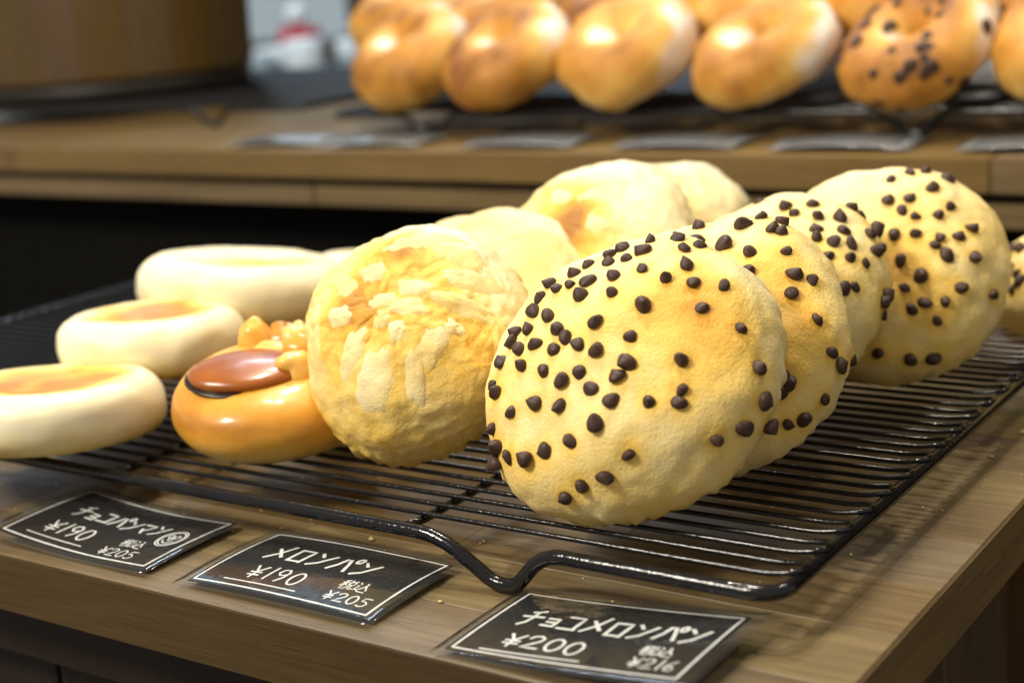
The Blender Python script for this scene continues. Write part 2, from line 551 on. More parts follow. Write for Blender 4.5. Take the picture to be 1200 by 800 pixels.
# ------------------------------------------------------------------ wooden drum
dr = empty('wooden_drum', (-1.215, .86, SZ + .021))
tag(dr, 'brown wooden drum on the raised shelf, left of the bagels', 'drum')
M_IRON = plain('dark_iron', (.02, .017, .014), .5)
RD = .155
nst = 20
for k in range(nst):
    a0, a1 = 2 * PI * k / nst + .002, 2 * PI * (k + 1) / nst - .002
    V, F = [], []
    zs = [0.016, .022, .10, .20, .24, .245]
    rs = [RD - .006, RD, RD + .003, RD + .002, RD, RD - .004]
    for z, r in zip(zs, rs):
        for q in range(4):
            a = a0 + (a1 - a0) * q / 3
            V.append((r * math.cos(a), r * math.sin(a), z))
        for q in range(4):
            a = a1 + (a0 - a1) * q / 3
            V.append(((r - .014) * math.cos(a), (r - .014) * math.sin(a), z))
    for i in range(len(zs) - 1):
        for q in range(8):
            F.append((i * 8 + q, i * 8 + (q + 1) % 8, (i + 1) * 8 + (q + 1) % 8, (i + 1) * 8 + q))
    F.append(tuple(range(8))[::-1]); F.append(tuple((len(zs) - 1) * 8 + q for q in range(8)))
    obj('stave', mesh_from('stave', V, F, M_DRUM, False), dr)
V, F = lathe_geo([(RD - .022, 0), (RD - .008, 0), (RD - .004, .006), (RD - .003, .0155), (RD - .02, .0158)], 48)
obj('base_ring', mesh_from('base_ring', V, F, M_IRON), dr)
V, F = lathe_geo([(.01, .03), (RD - .016, .03), (RD - .016, .238), (.01, .240)], 40)
obj('lid', mesh_from('lid', V, F, M_DRUM), dr)
CHIPS = [
    [(-0.19,0.87,0.45),(-0.27,0.82,0.51),(-0.21,0.75,0.63),(-0.06,0.80,0.60),(-0.41,0.71,0.57),(-0.49,0.61,0.63),(0.06,0.84,0.54),(0.18,0.70,0.69),(-0.04,0.62,0.78),(-0.29,0.55,0.78),(-0.46,0.48,0.75),(-0.58,0.44,0.69),(-0.67,0.48,0.57),(-0.73,0.34,0.60),(-0.29,0.39,0.87),(0.07,0.43,0.90),(-0.75,0.21,0.63),(-0.60,0.17,0.78),(0.42,0.62,0.66),(0.46,0.73,0.51),(0.59,0.61,0.54),(0.30,0.87,0.40),(0.33,0.90,0.29),(0.41,0.35,0.84),(0.75,0.40,0.54),(0.71,0.58,0.40),(0.04,0.09,1.00),(-0.44,0.02,0.90),(-0.73,0.01,0.69),(-0.82,0.01,0.57),(-0.82,-0.07,0.57),(-0.60,-0.15,0.78),(-0.30,-0.09,0.95),(-0.37,-0.22,0.90),(-0.73,-0.17,0.66),(-0.08,-0.16,0.98),(0.44,0.02,0.90),(0.14,-0.20,0.97),(0.49,-0.23,0.84),(0.80,-0.08,0.60),(0.90,0.31,0.32),(0.98,0.09,0.17),(-0.85,-0.23,0.48),(-0.64,-0.34,0.69),(-0.40,-0.42,0.81),(-0.15,-0.52,0.84),(0.02,-0.44,0.90),(0.42,-0.40,0.81),(-0.84,-0.37,0.40),(-0.76,-0.47,0.45),(0.18,-0.55,0.81),(0.39,-0.58,0.72),(-0.37,-0.66,0.66),(-0.10,-0.69,0.72),(-0.57,-0.65,0.51),(0.65,-0.47,0.60),(0.81,-0.29,0.51),(0.79,-0.38,0.48),(1.00,-0.07,0.07),(0.28,-0.73,0.63),(0.07,-0.84,0.54),(-0.16,-0.88,0.45),(-0.29,-0.88,0.37),(-0.46,-0.83,0.32),(-0.61,-0.75,0.27),(-0.71,-0.64,0.29),(-0.59,-0.78,0.19),(0.49,-0.78,0.40),(0.31,-0.90,0.32),(0.13,-0.95,0.27),(-0.00,-0.98,0.19),(0.89,-0.43,0.17),(0.96,-0.27,0.07),(0.98,-0.14,-0.11),(0.18,0.92,0.34),(0.00,0.92,0.40)],
    [(-0.34,0.77,0.55),(-0.15,0.78,0.61),(-0.22,0.88,0.43),(0.16,0.75,0.64),(0.16,0.89,0.43),(0.40,0.46,0.79),(0.43,0.67,0.61),(0.59,0.34,0.73),(0.54,0.47,0.70),(0.72,0.21,0.67),(0.85,-0.10,0.52),(0.86,-0.37,0.35),(0.87,-0.39,0.29),(0.83,-0.46,0.32),(0.81,-0.57,0.11),(0.87,-0.48,0.04),(0.39,0.84,0.37),(0.33,0.92,0.21),(0.62,0.66,0.43),(0.84,0.30,0.46),(0.77,0.48,0.43),(0.83,0.46,0.32),(0.85,-0.10,0.52),(0.94,0.12,0.32),(0.84,-0.46,0.29),(0.87,-0.48,0.04),(0.95,-0.31,0.01),(0.99,-0.03,0.14),(1.00,-0.07,0.04),(0.99,0.07,-0.12),(0.45,0.82,0.35),(0.16,0.90,0.40),(0.20,0.94,0.27)],
    [(0.24,0.50,0.83),(0.23,0.64,0.74),(0.09,0.81,0.58),(0.27,0.75,0.61),(0.45,0.75,0.49),(0.59,0.59,0.55),(0.68,0.46,0.58),(0.68,0.64,0.36),(0.76,0.46,0.46),(0.79,0.51,0.33),(0.87,0.37,0.33),(0.89,0.40,0.21),(0.82,0.28,0.49),(0.81,0.20,0.55),(0.76,0.64,0.05),(0.95,0.07,0.31),(0.96,0.14,0.24),(0.26,0.86,0.44),(0.54,0.77,0.33),(0.39,0.91,0.17),(0.94,0.32,-0.10),(0.96,0.26,-0.10),(0.96,0.22,-0.20),(0.47,0.88,0.12),(0.61,0.79,0.05),(-0.35,0.82,0.46),(0.81,0.57,0.12),(0.69,0.71,0.14)],
    [(0.06,0.53,0.85),(0.30,0.54,0.79),(0.49,0.63,0.60),(0.55,0.76,0.35),(0.68,0.42,0.60),(0.62,0.29,0.72),(0.41,0.25,0.88),(0.24,0.36,0.90),(0.43,-0.02,0.90),(0.65,-0.06,0.76),(0.60,-0.16,0.79),(0.77,-0.01,0.63),(0.84,0.15,0.51),(0.67,-0.27,0.69),(0.84,-0.19,0.51),(0.24,-0.42,0.88),(0.43,-0.54,0.72),(0.71,-0.51,0.49),(0.57,-0.66,0.49),(0.41,-0.73,0.54),(0.29,-0.79,0.54),(0.47,-0.78,0.40),(-0.02,-0.96,0.27),(0.22,-0.96,0.20),(0.39,-0.91,0.15),(-0.10,-0.91,0.40),(0.07,0.80,0.60),(0.24,0.84,0.49),(0.36,0.85,0.38),(0.17,-0.04,0.99),(0.90,-0.38,0.20),(0.25,-0.68,0.69)],
    [(-0.42,-0.76,0.50),(-0.33,-0.71,0.62),(-0.06,-0.88,0.47),(0.16,-0.88,0.45),(0.26,-0.92,0.31),(0.30,-0.87,0.40),(-0.66,-0.58,0.47),(-0.66,-0.58,0.47),(-0.42,-0.63,0.57),(-0.55,-0.69,0.57),(0.67,0.48,0.77),(-0.44,0.06,0.50),(-0.52,-0.63,0.47),(0.68,0.53,0.79),(0.48,-0.49,0.52),(0.20,0.37,0.82),(0.61,-0.66,0.68),(0.27,0.01,0.45),(-0.04,-0.66,0.86),(0.58,0.08,0.52),(0.65,0.12,0.84),(0.56,0.01,0.58),(0.16,-0.11,0.44),(-0.31,0.50,0.37),(-0.73,0.20,0.50),(0.06,-0.05,0.54),(0.80,-0.49,0.58),(-0.48,0.21,0.50),(-0.23,0.40,0.53),(0.09,0.65,0.41),],
]
# ------------------------------------------------------------------ buns
def fbm(p, s, o=3, seed=0.0):
    v, a, t = 0., 1., 0.
    q = Vector(p) * s + Vector((seed * 13.7, seed * 7.1, seed * 3.3))
    for i in range(o):
        v += a * noise.noise(q)
        t += a
        q = q * 2.03
        a *= .5
    return v / t

def dome_prof(R, H, n=34):
    z0 = min(.014, H * .4)
    # slightly hollow underside, rounded rim, dome
    pts = [(.0004, .007), (.30 * R, .0065), (.58 * R, .0045), (.76 * R, .0015), (.85 * R, .0), (.91 * R, .0008), (.955 * R, .0035), (.985 * R, .008)]
    for i in range(n):
        a = (PI / 2) * i / (n - 1)
        pts.append((max(.0004, R * math.cos(a) ** .9), z0 + (H - z0) * math.sin(a)))
    return pts

def disc_prof(R, H, n=40, dent=.0, dentr=.6, k_=.625, sq=1.):
    pts = [(.0004, .003), (.3 * R, .002), (.55 * R, .0)]
    hw = H * k_
    for i in range(n):
        a = -PI / 2 + PI * i / (n - 1)
        r, z = R - hw + hw * abs(math.cos(a)) ** sq, H / 2 + H / 2 * math.copysign(abs(math.sin(a)) ** sq, a)
        pts.append((r, z))
    r1 = R - hw
    k = 12
    for i in range(1, k + 1):
        r = r1 * (1 - i / k)
        t = min(1, (r1 - r) / (R * (1 - dentr)) * 1.2)
        t = t * t * (3 - 2 * t)
        pts.append((max(.0004, r), H - dent * t))
    return pts

def bun_mesh(name, prof, mat, seed, seg=96, lump=.0022, lumps=28., fine=.0004, fines=190., bake=None, wav=.05, mats=None, rough_under=0., crack=None):
    V, F, B = [], [], []
    Hm = max(z for r, z in prof)
    Rm = max(r for r, z in prof)
    for (r, z) in prof:
        for k in range(seg):
            a = 2 * PI * k / seg
            d = Vector((math.cos(a), math.sin(a), 0))
            rr = r * (1 + wav * noise.noise(Vector((d.x * .9 + seed * 3.1, d.y * .9, seed))) * min(1, r / Rm * 1.3))
            p = Vector((rr * d.x, rr * d.y, z))
            n = Vector((p.x, p.y, (z - Hm * .3) * 1.5))
            n = n.normalized() if n.length > 1e-6 else Vector((0, 0, 1))
            top = min(1, max(0, (z - Hm * .04) / (Hm * .2)))
            h = lump * fbm(p, lumps, 3, seed) * (.3 + .7 * top) + fine * fbm(p, fines, 3, seed + 5)
            if rough_under:
                g = max(0, 1 - abs(z - Hm * .12) / (Hm * .30))
                h += rough_under * g * abs(fbm(p, 150., 3, seed + 9)) * 2
            bk = bake(p, n) if bake else .2
            if crack:
                m = crack[2](n)
                if m > .01:
                    q = p * crack[0] + Vector((fbm(p, 90., 2, seed + 30), fbm(p, 90., 2, seed + 31), fbm(p, 90., 2, seed + 32))) * 1.1
                    dd, _ = noise.voronoi(q)
                    e = dd[1] - dd[0]
                    c = max(0., 1 - e / .20)
                    pl = noise.noise(_[0] * 3.1 + Vector((seed, 0, 0)))
                    h += crack[1] * m * (min(e, .45) * 1.2 - c * .8 + pl * .5)
                    bk += m * (.11 * c - .04 - .08 * pl)
            V.append(p + n * h)
            B.append(bk)
    for i in range(len(prof) - 1):
        for k in range(seg):
            l = (k + 1) % seg
            F.append((i * seg + k, i * seg + l, (i + 1) * seg + l, (i + 1) * seg + k))
    F.append(tuple(range(seg))[::-1])
    F.append(tuple((len(prof) - 1) * seg + k for k in range(seg)))
    me = mesh_from(name, V, F, mat)
    at = me.attributes.new('bake', 'FLOAT', 'POINT')
    at.data.foreach_set('value', B)
    return me

def orient(az, el, loc):
    az, el = math.radians(az), math.radians(el)
    n = Vector((math.cos(el) * math.cos(az), math.cos(el) * math.sin(az), math.sin(el)))
    u = Vector((0, 0, 1)).cross(n).normalized()
    v = n.cross(u)
    m = Matrix((u, v, n)).transposed().to_4x4()
    m.translation = Vector(loc)
    return m

def rest_on(o, me, zt):
    """drop the thing until its lowest vertex touches zt"""
    m = o.matrix_world if o.parent is None else o.matrix_basis
    lo = min((m @ v.co).z for v in me.vertices)
    o.location.z += zt - lo

def spots(lst):
    """browned spots: (direction, radius, strength)"""
    L = [(Vector(d).normalized(), r, s) for d, r, s in lst]
    def f(n):
        t = 0.
        for d, r, s in L:
            x = (n - d).length / r
            t += s * math.exp(-x * x)
        return t
    return f

def chip_mesh(kind):
    prof = [(.0003, -.0010), (.0022, -.0008), (.0029, .0002), (.0028, .0012), (.0021, .0022), (.0014, .0028), (.0007, .0034), (.0002, .0038)]
    r_ = random.Random(kind)
    V, F = [], []
    seg = 14
    bx, by = r_.uniform(-.0007, .0007), r_.uniform(-.0007, .0007)
    for (r, z) in prof:
        t = max(0, z / .0039) ** 2
        for k in range(seg):
            a = 2 * PI * k / seg
            rr = r * (1 + .10 * math.sin(2 * a + kind) + .05 * math.sin(3 * a + kind * 2))
            V.append((rr * math.cos(a) + bx * t * 2, rr * math.sin(a) + by * t * 2, z * (.78 + .12 * (kind % 4))))
    n = len(prof)
    for i in range(n - 1):
        for k in range(seg):
            l = (k + 1) % seg
            F.append((i * seg + k, i * seg + l, (i + 1) * seg + l, (i + 1) * seg + k))
    F.append(tuple(range(seg))[::-1])
    F.append(tuple((n - 1) * seg + k for k in range(seg)))
    return mesh_from('chocolate_chip', V, F, M_CHIP)
CHIP_ME = [chip_mesh(k) for k in range(7)]

def add_chips(root, me, dirs, H, r_, sc_=1.0):
    bvh = BVHTree.FromPolygons([v.co for v in me.vertices], [list(p.vertices) for p in me.polygons])
    o0 = Vector((0, 0, .3 * H))
    for d in dirs:
        d = Vector(d).normalized()
        loc, nrm, idx, dist = bvh.ray_cast(o0, d)
        if loc is None:
            continue
        if nrm.dot(d) < 0: nrm = -nrm
        tilt = nrm + Vector((r_.uniform(-.55, .55), r_.uniform(-.55, .55), r_.uniform(-.55, .55)))
        q = tilt.to_track_quat('Z', 'Y')
        c = obj('chocolate_chip', r_.choice(CHIP_ME), root)
        c.rotation_mode = 'QUATERNION'
        c.rotation_quaternion = q @ Matrix.Rotation(r_.uniform(0, 6.28), 3, 'Z').to_quaternion()
        s = sc_ * r_.uniform(.78, 1.15)
        c.scale = (s * r_.uniform(.9, 1.12), s * r_.uniform(.9, 1.12), s * r_.uniform(.85, 1.1))
        c.location = loc + nrm * r_.uniform(-.0006, .0003)

# --- chocolate chip melon buns (row on the right)
CB = [
    (.0566, .0468, -92.5, 44.8, (-.1115, .1173, .0557), 1, 'foremost chocolate chip melon bun, thickly dotted on its left, nearest the camera',
     [((.55, .35, .75), .33, .30), ((.1, .25, .95), .25, .16), ((.75, .0, .5), .3, .10)]),
    (.0560, .0440, -91.3, 45.9, (-.1075, .1700, .0557), 2, 'chocolate chip melon bun leaning directly behind the foremost one, second from the front',
     [((.6, .3, .7), .35, .30), ((.8, -.1, .5), .3, .2)]),
    (.0560, .0447, -106.7, 50.5, (-.1179, .2477, .0518), 3, 'pale floury chocolate chip melon bun in the middle of the row, third from the front',
     [((.7, .0, .6), .25, .12)]),
    (.0540, .0459, -72, 46, (-.0935, .3125, .0525), 4, 'chocolate chip melon bun showing its whole dome, second from the back of the row',
     [((.1, -.3, .9), .35, .26), ((.5, -.6, .6), .3, .12)]),
    (.0520, .0385, -140, 70, (-.021, .409, .034), 5, 'rearmost chocolate chip melon bun, cut off by the right edge of the photo',
     [((.6, -.5, .6), .4, .2)]),
]
for i, (R, H, az, el, loc, seed, lab, sp) in enumerate(CB):
    root = empty('chocolate_chip_melon_bun')
    root.matrix_world = orient(az, el, loc)
    tag(root, lab, 'melon bun', 'chocolate chip melon buns on the rack')
    sf = spots(sp)
    def bake(p, n, sf=sf, seed=seed):
        return .28 + sf(n) + .12 * fbm(p, 30., 2, seed + 20) - .20 * max(0, n.y * .75 - n.x * .25)  # paler upper left: the lit side painted into the crust
    CD = [Vector(d).normalized() for d in CHIPS[i]]
    bake0 = bake
    def bake(p, n, bake0=bake0, CD=CD, H=H):
        q = (p - Vector((0, 0, .3 * H))).normalized()
        m = max(q.dot(d) for d in CD)
        return bake0(p, n) + .22 * math.exp(-(1 - min(1, m)) / .0042)
    me = bun_mesh('dough', dome_prof(R, H), M_MELON, seed, lump=.0042, lumps=34., fine=.0008, bake=bake, wav=.08, rough_under=.0030, seg=140)
    d = obj('dough', me, root)
    rest_on(root, me, WZ + WR - .0004)
    r_ = random.Random(50 + i)
    add_chips(root, me, CHIPS[i], H, r_, (1.0, 1.0, 1.03, 1.05, 1.0)[i])

# --- plain melon buns (left of them)
def flake(root, bvh, H, d, wpx, hpx, rot, seed, k=1 / 2.5 * .63 / 1807):
    """a raised scale of the cookie crust lying on the dough"""
    o0 = Vector((0, 0, .3 * H))
    d = Vector(d).normalized()
    loc, nrm, idx, dist = bvh.ray_cast(o0, d)
    if loc is None: return
    foreshort = max(.45, nrm.dot(d))
    up = Vector((0, 1, 0)) - nrm * nrm.y
    up.normalize()
    rt = up.cross(nrm)
    a = math.radians(rot)
    ux = rt * math.cos(a) + up * math.sin(a)
    uy = up * math.cos(a) - rt * math.sin(a)
    sx, sy = wpx * k * 1.12, hpx * k * 1.10
    n, rings = 28, 5
    V, F, B = [], [], []
    cen = None
    for j in range(rings + 1):
        t = j / rings
        for q in range(n):
            th = 2 * PI * q / n
            e = 1.10 + .42 * noise.noise(Vector((math.cos(th) * 1.3, math.sin(th) * 1.3, seed * 1.7))) + .20 * noise.noise(Vector((math.cos(th) * 4, math.sin(th) * 4, seed * 2.3)))
            ce, se = math.cos(th), math.sin(th)
            ce = math.copysign(abs(ce) ** .85, ce); se = math.copysign(abs(se) ** .85, se)
            p = loc + ux * (sx * e * t * ce) + uy * (sy * e * t * se)
            dd = (p - o0).normalized()
            hit = bvh.ray_cast(o0, dd)
            b = hit[0] if hit[0] is not None else p
            th_ = .00090 * (1 - t ** 3.0) - .00035 * t ** 4
            th_ += .0006 * fbm(b, 120., 3, seed + 3) * (1 - t ** 3)
            V.append(b + dd * th_)
            B.append(.10 + .20 * t ** 4 + .10 * fbm(b, 60., 2, seed))
    for j in range(rings):
        for q in range(n):
            l = (q + 1) % n
            if j == 0:
                F.append((q, n + l, n + q)[::-1]) if False else None
            F.append((j * n + q, j * n + l, (j + 1) * n + l, (j + 1) * n + q)[::-1])
    me = mesh_from('crust_flake', V, F, M_FLAKE)
    bm = bmesh.new(); bm.from_mesh(me)
    bmesh.ops.remove_doubles(bm, verts=bm.verts, dist=1e-6)
    bmesh.ops.recalc_face_normals(bm, faces=bm.faces)
    bm.to_mesh(me); bm.free()
    at = me.attributes.get('bake') or me.attributes.new('bake', 'FLOAT', 'POINT')
    vb = .18 + .14 * (noise.noise(Vector((seed * 3.3, 1.1, 0))) * .5 + .5)
    vals = [vb + .25 * fbm(v.co, 60., 2, seed) for v in me.vertices]
    at.data.foreach_set('value', vals)
    me.polygons.foreach_set('use_smooth', [True] * len(me.polygons))
    obj('crust_flake', me, root)

FL1 = [((0.08,-0.72,0.69),50,88,0),((-0.23,-0.49,0.84),32,66,-25),((-0.74,-0.39,0.54),28,78,-5),((-0.53,-0.11,0.84),38,30,20),((0.64,-0.34,0.69),38,58,-12),((0.49,-0.60,0.63),28,74,8),((0.35,0.04,0.94),62,26,-5),((0.76,0.16,0.63),88,26,-12),((0.77,-0.09,0.63),28,22,0),((0.74,0.43,0.51),90,38,5),((0.07,-0.14,0.99),26,24,0),((0.31,-0.26,0.92),26,26,0),((0.35,0.29,0.89),50,24,0),((-0.60,0.28,0.75),42,30,-20),((-0.29,0.46,0.84),50,26,0),((-0.84,-0.03,0.54),26,36,0),((.1,.80,.6),120,34,0),((.58,.66,.5),70,34,-20),((-.02,.12,.99),40,22,10)]
FL_ = [((.3,.6,.74),70,30,5),((-.3,.5,.8),60,28,-15),((.55,.1,.8),44,30,-20),((-.2,-.1,.95),30,26,10)]
MB = [
    (.0508, .0469, -84.1, 38.8, (-.2246, .1367, .0559), 11, 'foremost plain melon bun with a cracked scaly crust, left of the chocolate chip buns', FL1,
     [((-.22, -.02, .97), .32, .42), ((.05, .56, .82), .24, .55), ((-.10, .60, .8), .25, .30), ((-.35, .2, .9), .25, .25), ((.45, .30, .8), .28, .26), ((.7, -.1, .6), .3, .20), ((.2, -.2, .95), .3, .2)]),
    (.0572, .0464, -81.6, 62, (-.2691, .2440, .0409), 12, 'smooth plain melon bun just behind the cracked foremost one', FL_,
     [((-.1, .5, .85), .25, .15), ((.6, .2, .7), .3, .12)]),
    (.0555, .0456, -98, 46, (-.2360, .2960, .055), 13, 'plain melon bun with orange browned patch, third from the front', FL_,
     [((.05, .15, .97), .36, .55), ((.1, -.1, .97), .3, .40), ((-.35, .45, .8), .2, .25)]),
    (.0563, .0459, -101, 58, (-.2504, .3800, .044), 14, 'rearmost plain melon bun, highest in the row, against the raised shelf', FL_,
     [((.3, .2, .9), .3, .2), ((.5, -.2, .8), .3, .2)]),
]
for i, (R, H, az, el, loc, seed, lab, fl, sp) in enumerate(MB):
    root = empty('melon_bun')
    root.matrix_world = orient(az, el, loc)
    tag(root, lab, 'melon bun', 'plain melon buns on the rack')
    sf = spots(sp)
    def bake(p, n, sf=sf, seed=seed):
        return .27 + sf(n) * 1.15 + .16 * fbm(p, 30., 2, seed + 20) - .26 * max(0, n.y + .3 * n.x) + .12 * max(0, -n.y)  # upper side whitened: flour and blown-out light painted as one
    CR = [(70., .0006, lambda n: min(1, max(0, (n.y + .62) / .35)) * min(1, max(0, (n.z - .15) / .3))), None,
          (95., .0006, lambda n: min(1, max(0, n.z))), None]
    me = bun_mesh('dough', dome_prof(R, H, 80 if i == 0 else 40), M_MELON, seed, lump=.0046, lumps=38., fine=.0009, fines=150., bake=bake, wav=.06, rough_under=.0048, seg=(260, 120, 160, 120)[i], crack=CR[i])
    obj('dough', me, root)
    rest_on(root, me, WZ + WR - .0004)
    bvh = BVHTree.FromPolygons([v.co for v in me.vertices], [list(p.vertices) for p in me.polygons])
    for q, (d, a, b, r) in enumerate(fl if i in (0, 2) else []):
        flake(root, bvh, H, d, a, b, r, seed * 5 + q)

# --- flat white buns with a baked hollow (left)
WB = [
    (.0535, .0268, 109, 84, (-.3917, .0667, .0247), 21, 'lowest flat white bun with a browned hollow, cut off at the left edge', .0042, .30, 1.2),
    (.0470, .0283, 98, 85, (-.4120, .1500, .0325), 22, 'middle flat white bun lying over the lowest one, brown in its hollow', .0042, .30, 1.2),
    (.0565, .0345, 60, 82, (-.4340, .2380, .0355), 23, 'uppermost flat white bun, almost unbrowned, behind the glazed bun', .0014, .40, .10),
    (.0523, .0270, 98, 82, (-.392, .3250, .0300), 24, 'white bun mostly hidden behind the cracked melon bun', .003, .40, .10),
]
for i, (R, H, az, el, loc, seed, lab, dent, dr_, br) in enumerate(WB):
    def bake(p, n, R=R, H=H, br=br, seed=seed, i=i):
        r = math.hypot(p.x, p.y) / R
        e = min(1, max(0, (.86 + .10 * noise.noise(Vector((p.x * 60, p.y * 60, seed * 2.))) - r) / .50)) if p.z > H * .5 else 0
        e = e * e * (3 - 2 * e)
        side = max(0, -n.z + .22) * .75
        if i == 2:
            e *= max(0, -p.x / R * 1.6 + .1)
            br = .70
        if i < 2: e *= .55 + .55 * (noise.noise(Vector((p.x * 40, p.y * 40, seed))) + .5)
        if i == 1: side += 2.2 * max(0, p.x / R - .55) * (p.z < H * .7)
        return .08 + br * 1.25 * e * (.8 + .5 * fbm(p, 40., 2, seed)) + side
    me = bun_mesh('white_bun', disc_prof(R, H, 40, dent, dr_, .50, .86), M_WHITE, seed, lump=.0034, lumps=26., fine=.0003, bake=bake, wav=.08)
    o = obj('white_bun', me)
    o.matrix_world = orient(az, el, loc)
    tag(o, lab, 'flat bun', 'flat white buns on the rack')
    if i == 0: rest_on(o, me, WZ + WR - .0002)

# --- glazed buns with a red brown cap
def glazed(loc, rz, seed, lab):
    R, H = .0435, .0420
    root = empty('glazed_bun', (*loc[:2], WZ + WR), (0, 0, rz))
    tag(root, lab, 'glazed bun', 'glazed buns on the rack')
    def bake(p, n):
        a = max(0, n.z) * .12
        z = p.z / H
        return .30 + .42 * math.exp(-((z - .62) / .25) ** 2) + a - .25 * max(0, .25 - z) * 3 + .12 * fbm(p, 25., 2, seed)
    me = bun_mesh('dough', disc_prof(R, H, 40, .003, .6), M_GLAZE, seed, lump=.0020, lumps=24., fine=.0002, bake=bake, wav=.04)
    for v in me.vertices:      # the top slopes down under the cap
        t = min(1, max(0, ((v.co.x * .68 - v.co.y * .73) / R + .25) / 1.0))
        v.co.z -= .0086 * t * t * (3 - 2 * t) * (v.co.z / H)
    obj('dough', me, root)
    lo = min(v.co.z for v in me.vertices)
    root.location.z -= lo
    # red brown oval cap in front, chocolate showing below it
    def blob(name, c, r3, mat, seed, bk, n=28, m=14, lump=.0006, tilt=(0, 0, 0)):
        V, F, B = [], [], []
        Rm = Matrix.Rotation(tilt[2], 3, 'Z') @ Matrix.Rotation(tilt[1], 3, 'Y') @ Matrix.Rotation(tilt[0], 3, 'X')
        for j in range(m + 1):
            ph = -PI / 2 + PI * j / m
            for k in range(n):
                th = 2 * PI * k / n
                p = Vector((math.cos(ph) * math.cos(th), math.cos(ph) * math.sin(th), math.sin(ph)))
                if abs(math.cos(ph)) < 1e-4: p = Vector((1e-4 * math.cos(th), 1e-4 * math.sin(th), p.z))
                s = 1 + lump * 100 * fbm(p, 1.4, 2, seed)
                V.append(Vector(c) + Rm @ Vector((p.x * r3[0] * s, p.y * r3[1] * s, p.z * r3[2] * s)))
                B.append(bk + .1 * noise.noise(p * 2))
        for j in range(m):
            for k in range(n):
                l = (k + 1) % n
                F.append((j * n + k, j * n + l, (j + 1) * n + l, (j + 1) * n + k))
        me = mesh_from(name, V, F, mat)
        me.attributes.new('bake', 'FLOAT', 'POINT').data.foreach_set('value', B)
        return obj(name, me, root)
    blob('chocolate_filling', (-.0015, -.0148, H - .0066), (.0250, .0182, .0021), M_CHOCO, seed, 0, lump=.0008, tilt=(.26, .0, .62))
    blob('cap', (-.0015, -.0140, H - .0048), (.0243, .0174, .0050), M_CAP, seed + 1, .75, lump=.0009, tilt=(.22, .0, .62))
    for q, (x, y, z, r3, b, tl) in enumerate((
            (-.0170, .0120, H + .0005, (.0075, .0085, .0115), .42, (.2, -.25, .3)), (-.0070, .0200, H - .0010, (.0100, .0085, .0095), .80, (-.2, .1, .8)),
            (.0040, .0150, H + .0000, (.0090, .0080, .0110), .30, (.1, .25, .2)), (.0140, .0100, H - .0010, (.0105, .0080, .0100), .62, (.3, .3, 1.2)),
            (-.0040, .0080, H - .0045, (.0160, .0075, .0080), .36, (.1, .0, .55)), (.0160, -.0010, H - .0040, (.0085, .0100, .0080), .40, (0, .2, .3)), (.0040, .0270, H - .0050, (.0150, .0080, .0080), .85, (0, .1, .5)))):
        blob('topping_knob', (x, y, z - .001), r3, M_GLAZE, seed * 3 + q * 1.7, b - .06, 24, 14, lump=.0042, tilt=tl)
glazed((-.2895, .1060), .0, 31, 'golden glazed bun with a shiny red brown cap, front of the rack')
glazed((-.3000, .1960), .5, 32, 'glazed bun almost hidden between the white buns and the cracked melon bun')

# --- bagels on the raised shelf
def bagel_mesh(seed, R=.0545, rt=.0252, hole=.0):
    V, F, B = [], [], []
    n, m = 56, 28
    rc = R - rt
    for k in range(n):
        th = 2 * PI * k / n
        for j in range(m):
            ph = 2 * PI * j / m
            rr = rt * (1 + .10 * noise.noise(Vector((math.cos(th) * 1.2, math.sin(th) * 1.2, seed))))
            x = rc + rr * math.cos(ph) * (1.0 if math.cos(ph) > 0 else .98)
            z = rr * .98 * math.sin(ph)
            p = Vector((x * math.cos(th), x * math.sin(th), z))
            d = Vector((math.cos(ph) * math.cos(th), math.cos(ph) * math.sin(th), math.sin(ph)))
            p += d * (.0062 * fbm(p, 34., 3, seed))
            V.append(p)
            B.append(.60 + ((seed * 37) % 7 - 3) * .05 - (.25 if seed == 45 else 0) - 1.65 * max(0, d.y * .65 + d.x * .45 + .05) * (.55 + 1.1 * fbm(p, 30., 2, seed + 8)) + .30 * max(0, d.z) * (.4 + .6 * (x / R)) - .20 * max(0, 1 - x / (rc * .8)) + .32 * fbm(p, 30., 3, seed + 4) - .25 * max(0, -d.z))  # paler upper right: flour and broad sheen painted together
    for k in range(n):
        k2 = (k + 1) % n
        for j in range(m):
            j2 = (j + 1) % m
            F.append((k * m + j, k2 * m + j, k2 * m + j2, k * m + j2))
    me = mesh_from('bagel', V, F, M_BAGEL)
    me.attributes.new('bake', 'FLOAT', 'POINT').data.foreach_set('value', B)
    return me
BG = [(-.6367 + .008, .655, 'shiny golden bagel at the left end of the front row'),
      (-.531, .655, 'shiny bagel with a dark blister, second from the left'),
      (-.4235, .655, 'shiny bagel third from the left, a floury one behind it'),
      (-.3120, .655, 'dull brown bagel with a clear hole, fourth from the left'),
      (-.1990, .650, 'bagel studded with dark chocolate chips, fifth from the left'),
      (-.0960, .655, 'pale bagel at the right end, half outside the photo')]
BG2 = [(-.690, .735, 'bagel behind the left end of the front row'), (-.585, .735, 'back row bagel between the first and second front bagels'), (-.475, .74, 'back row bagel between the second and third front bagels'), (-.362, .735, 'back row bagel between the third and fourth front bagels'),
       (-.250, .735, 'back row bagel between the fourth front bagel and the chip bagel'), (-.140, .735, 'back row bagel behind the chip bagel')]
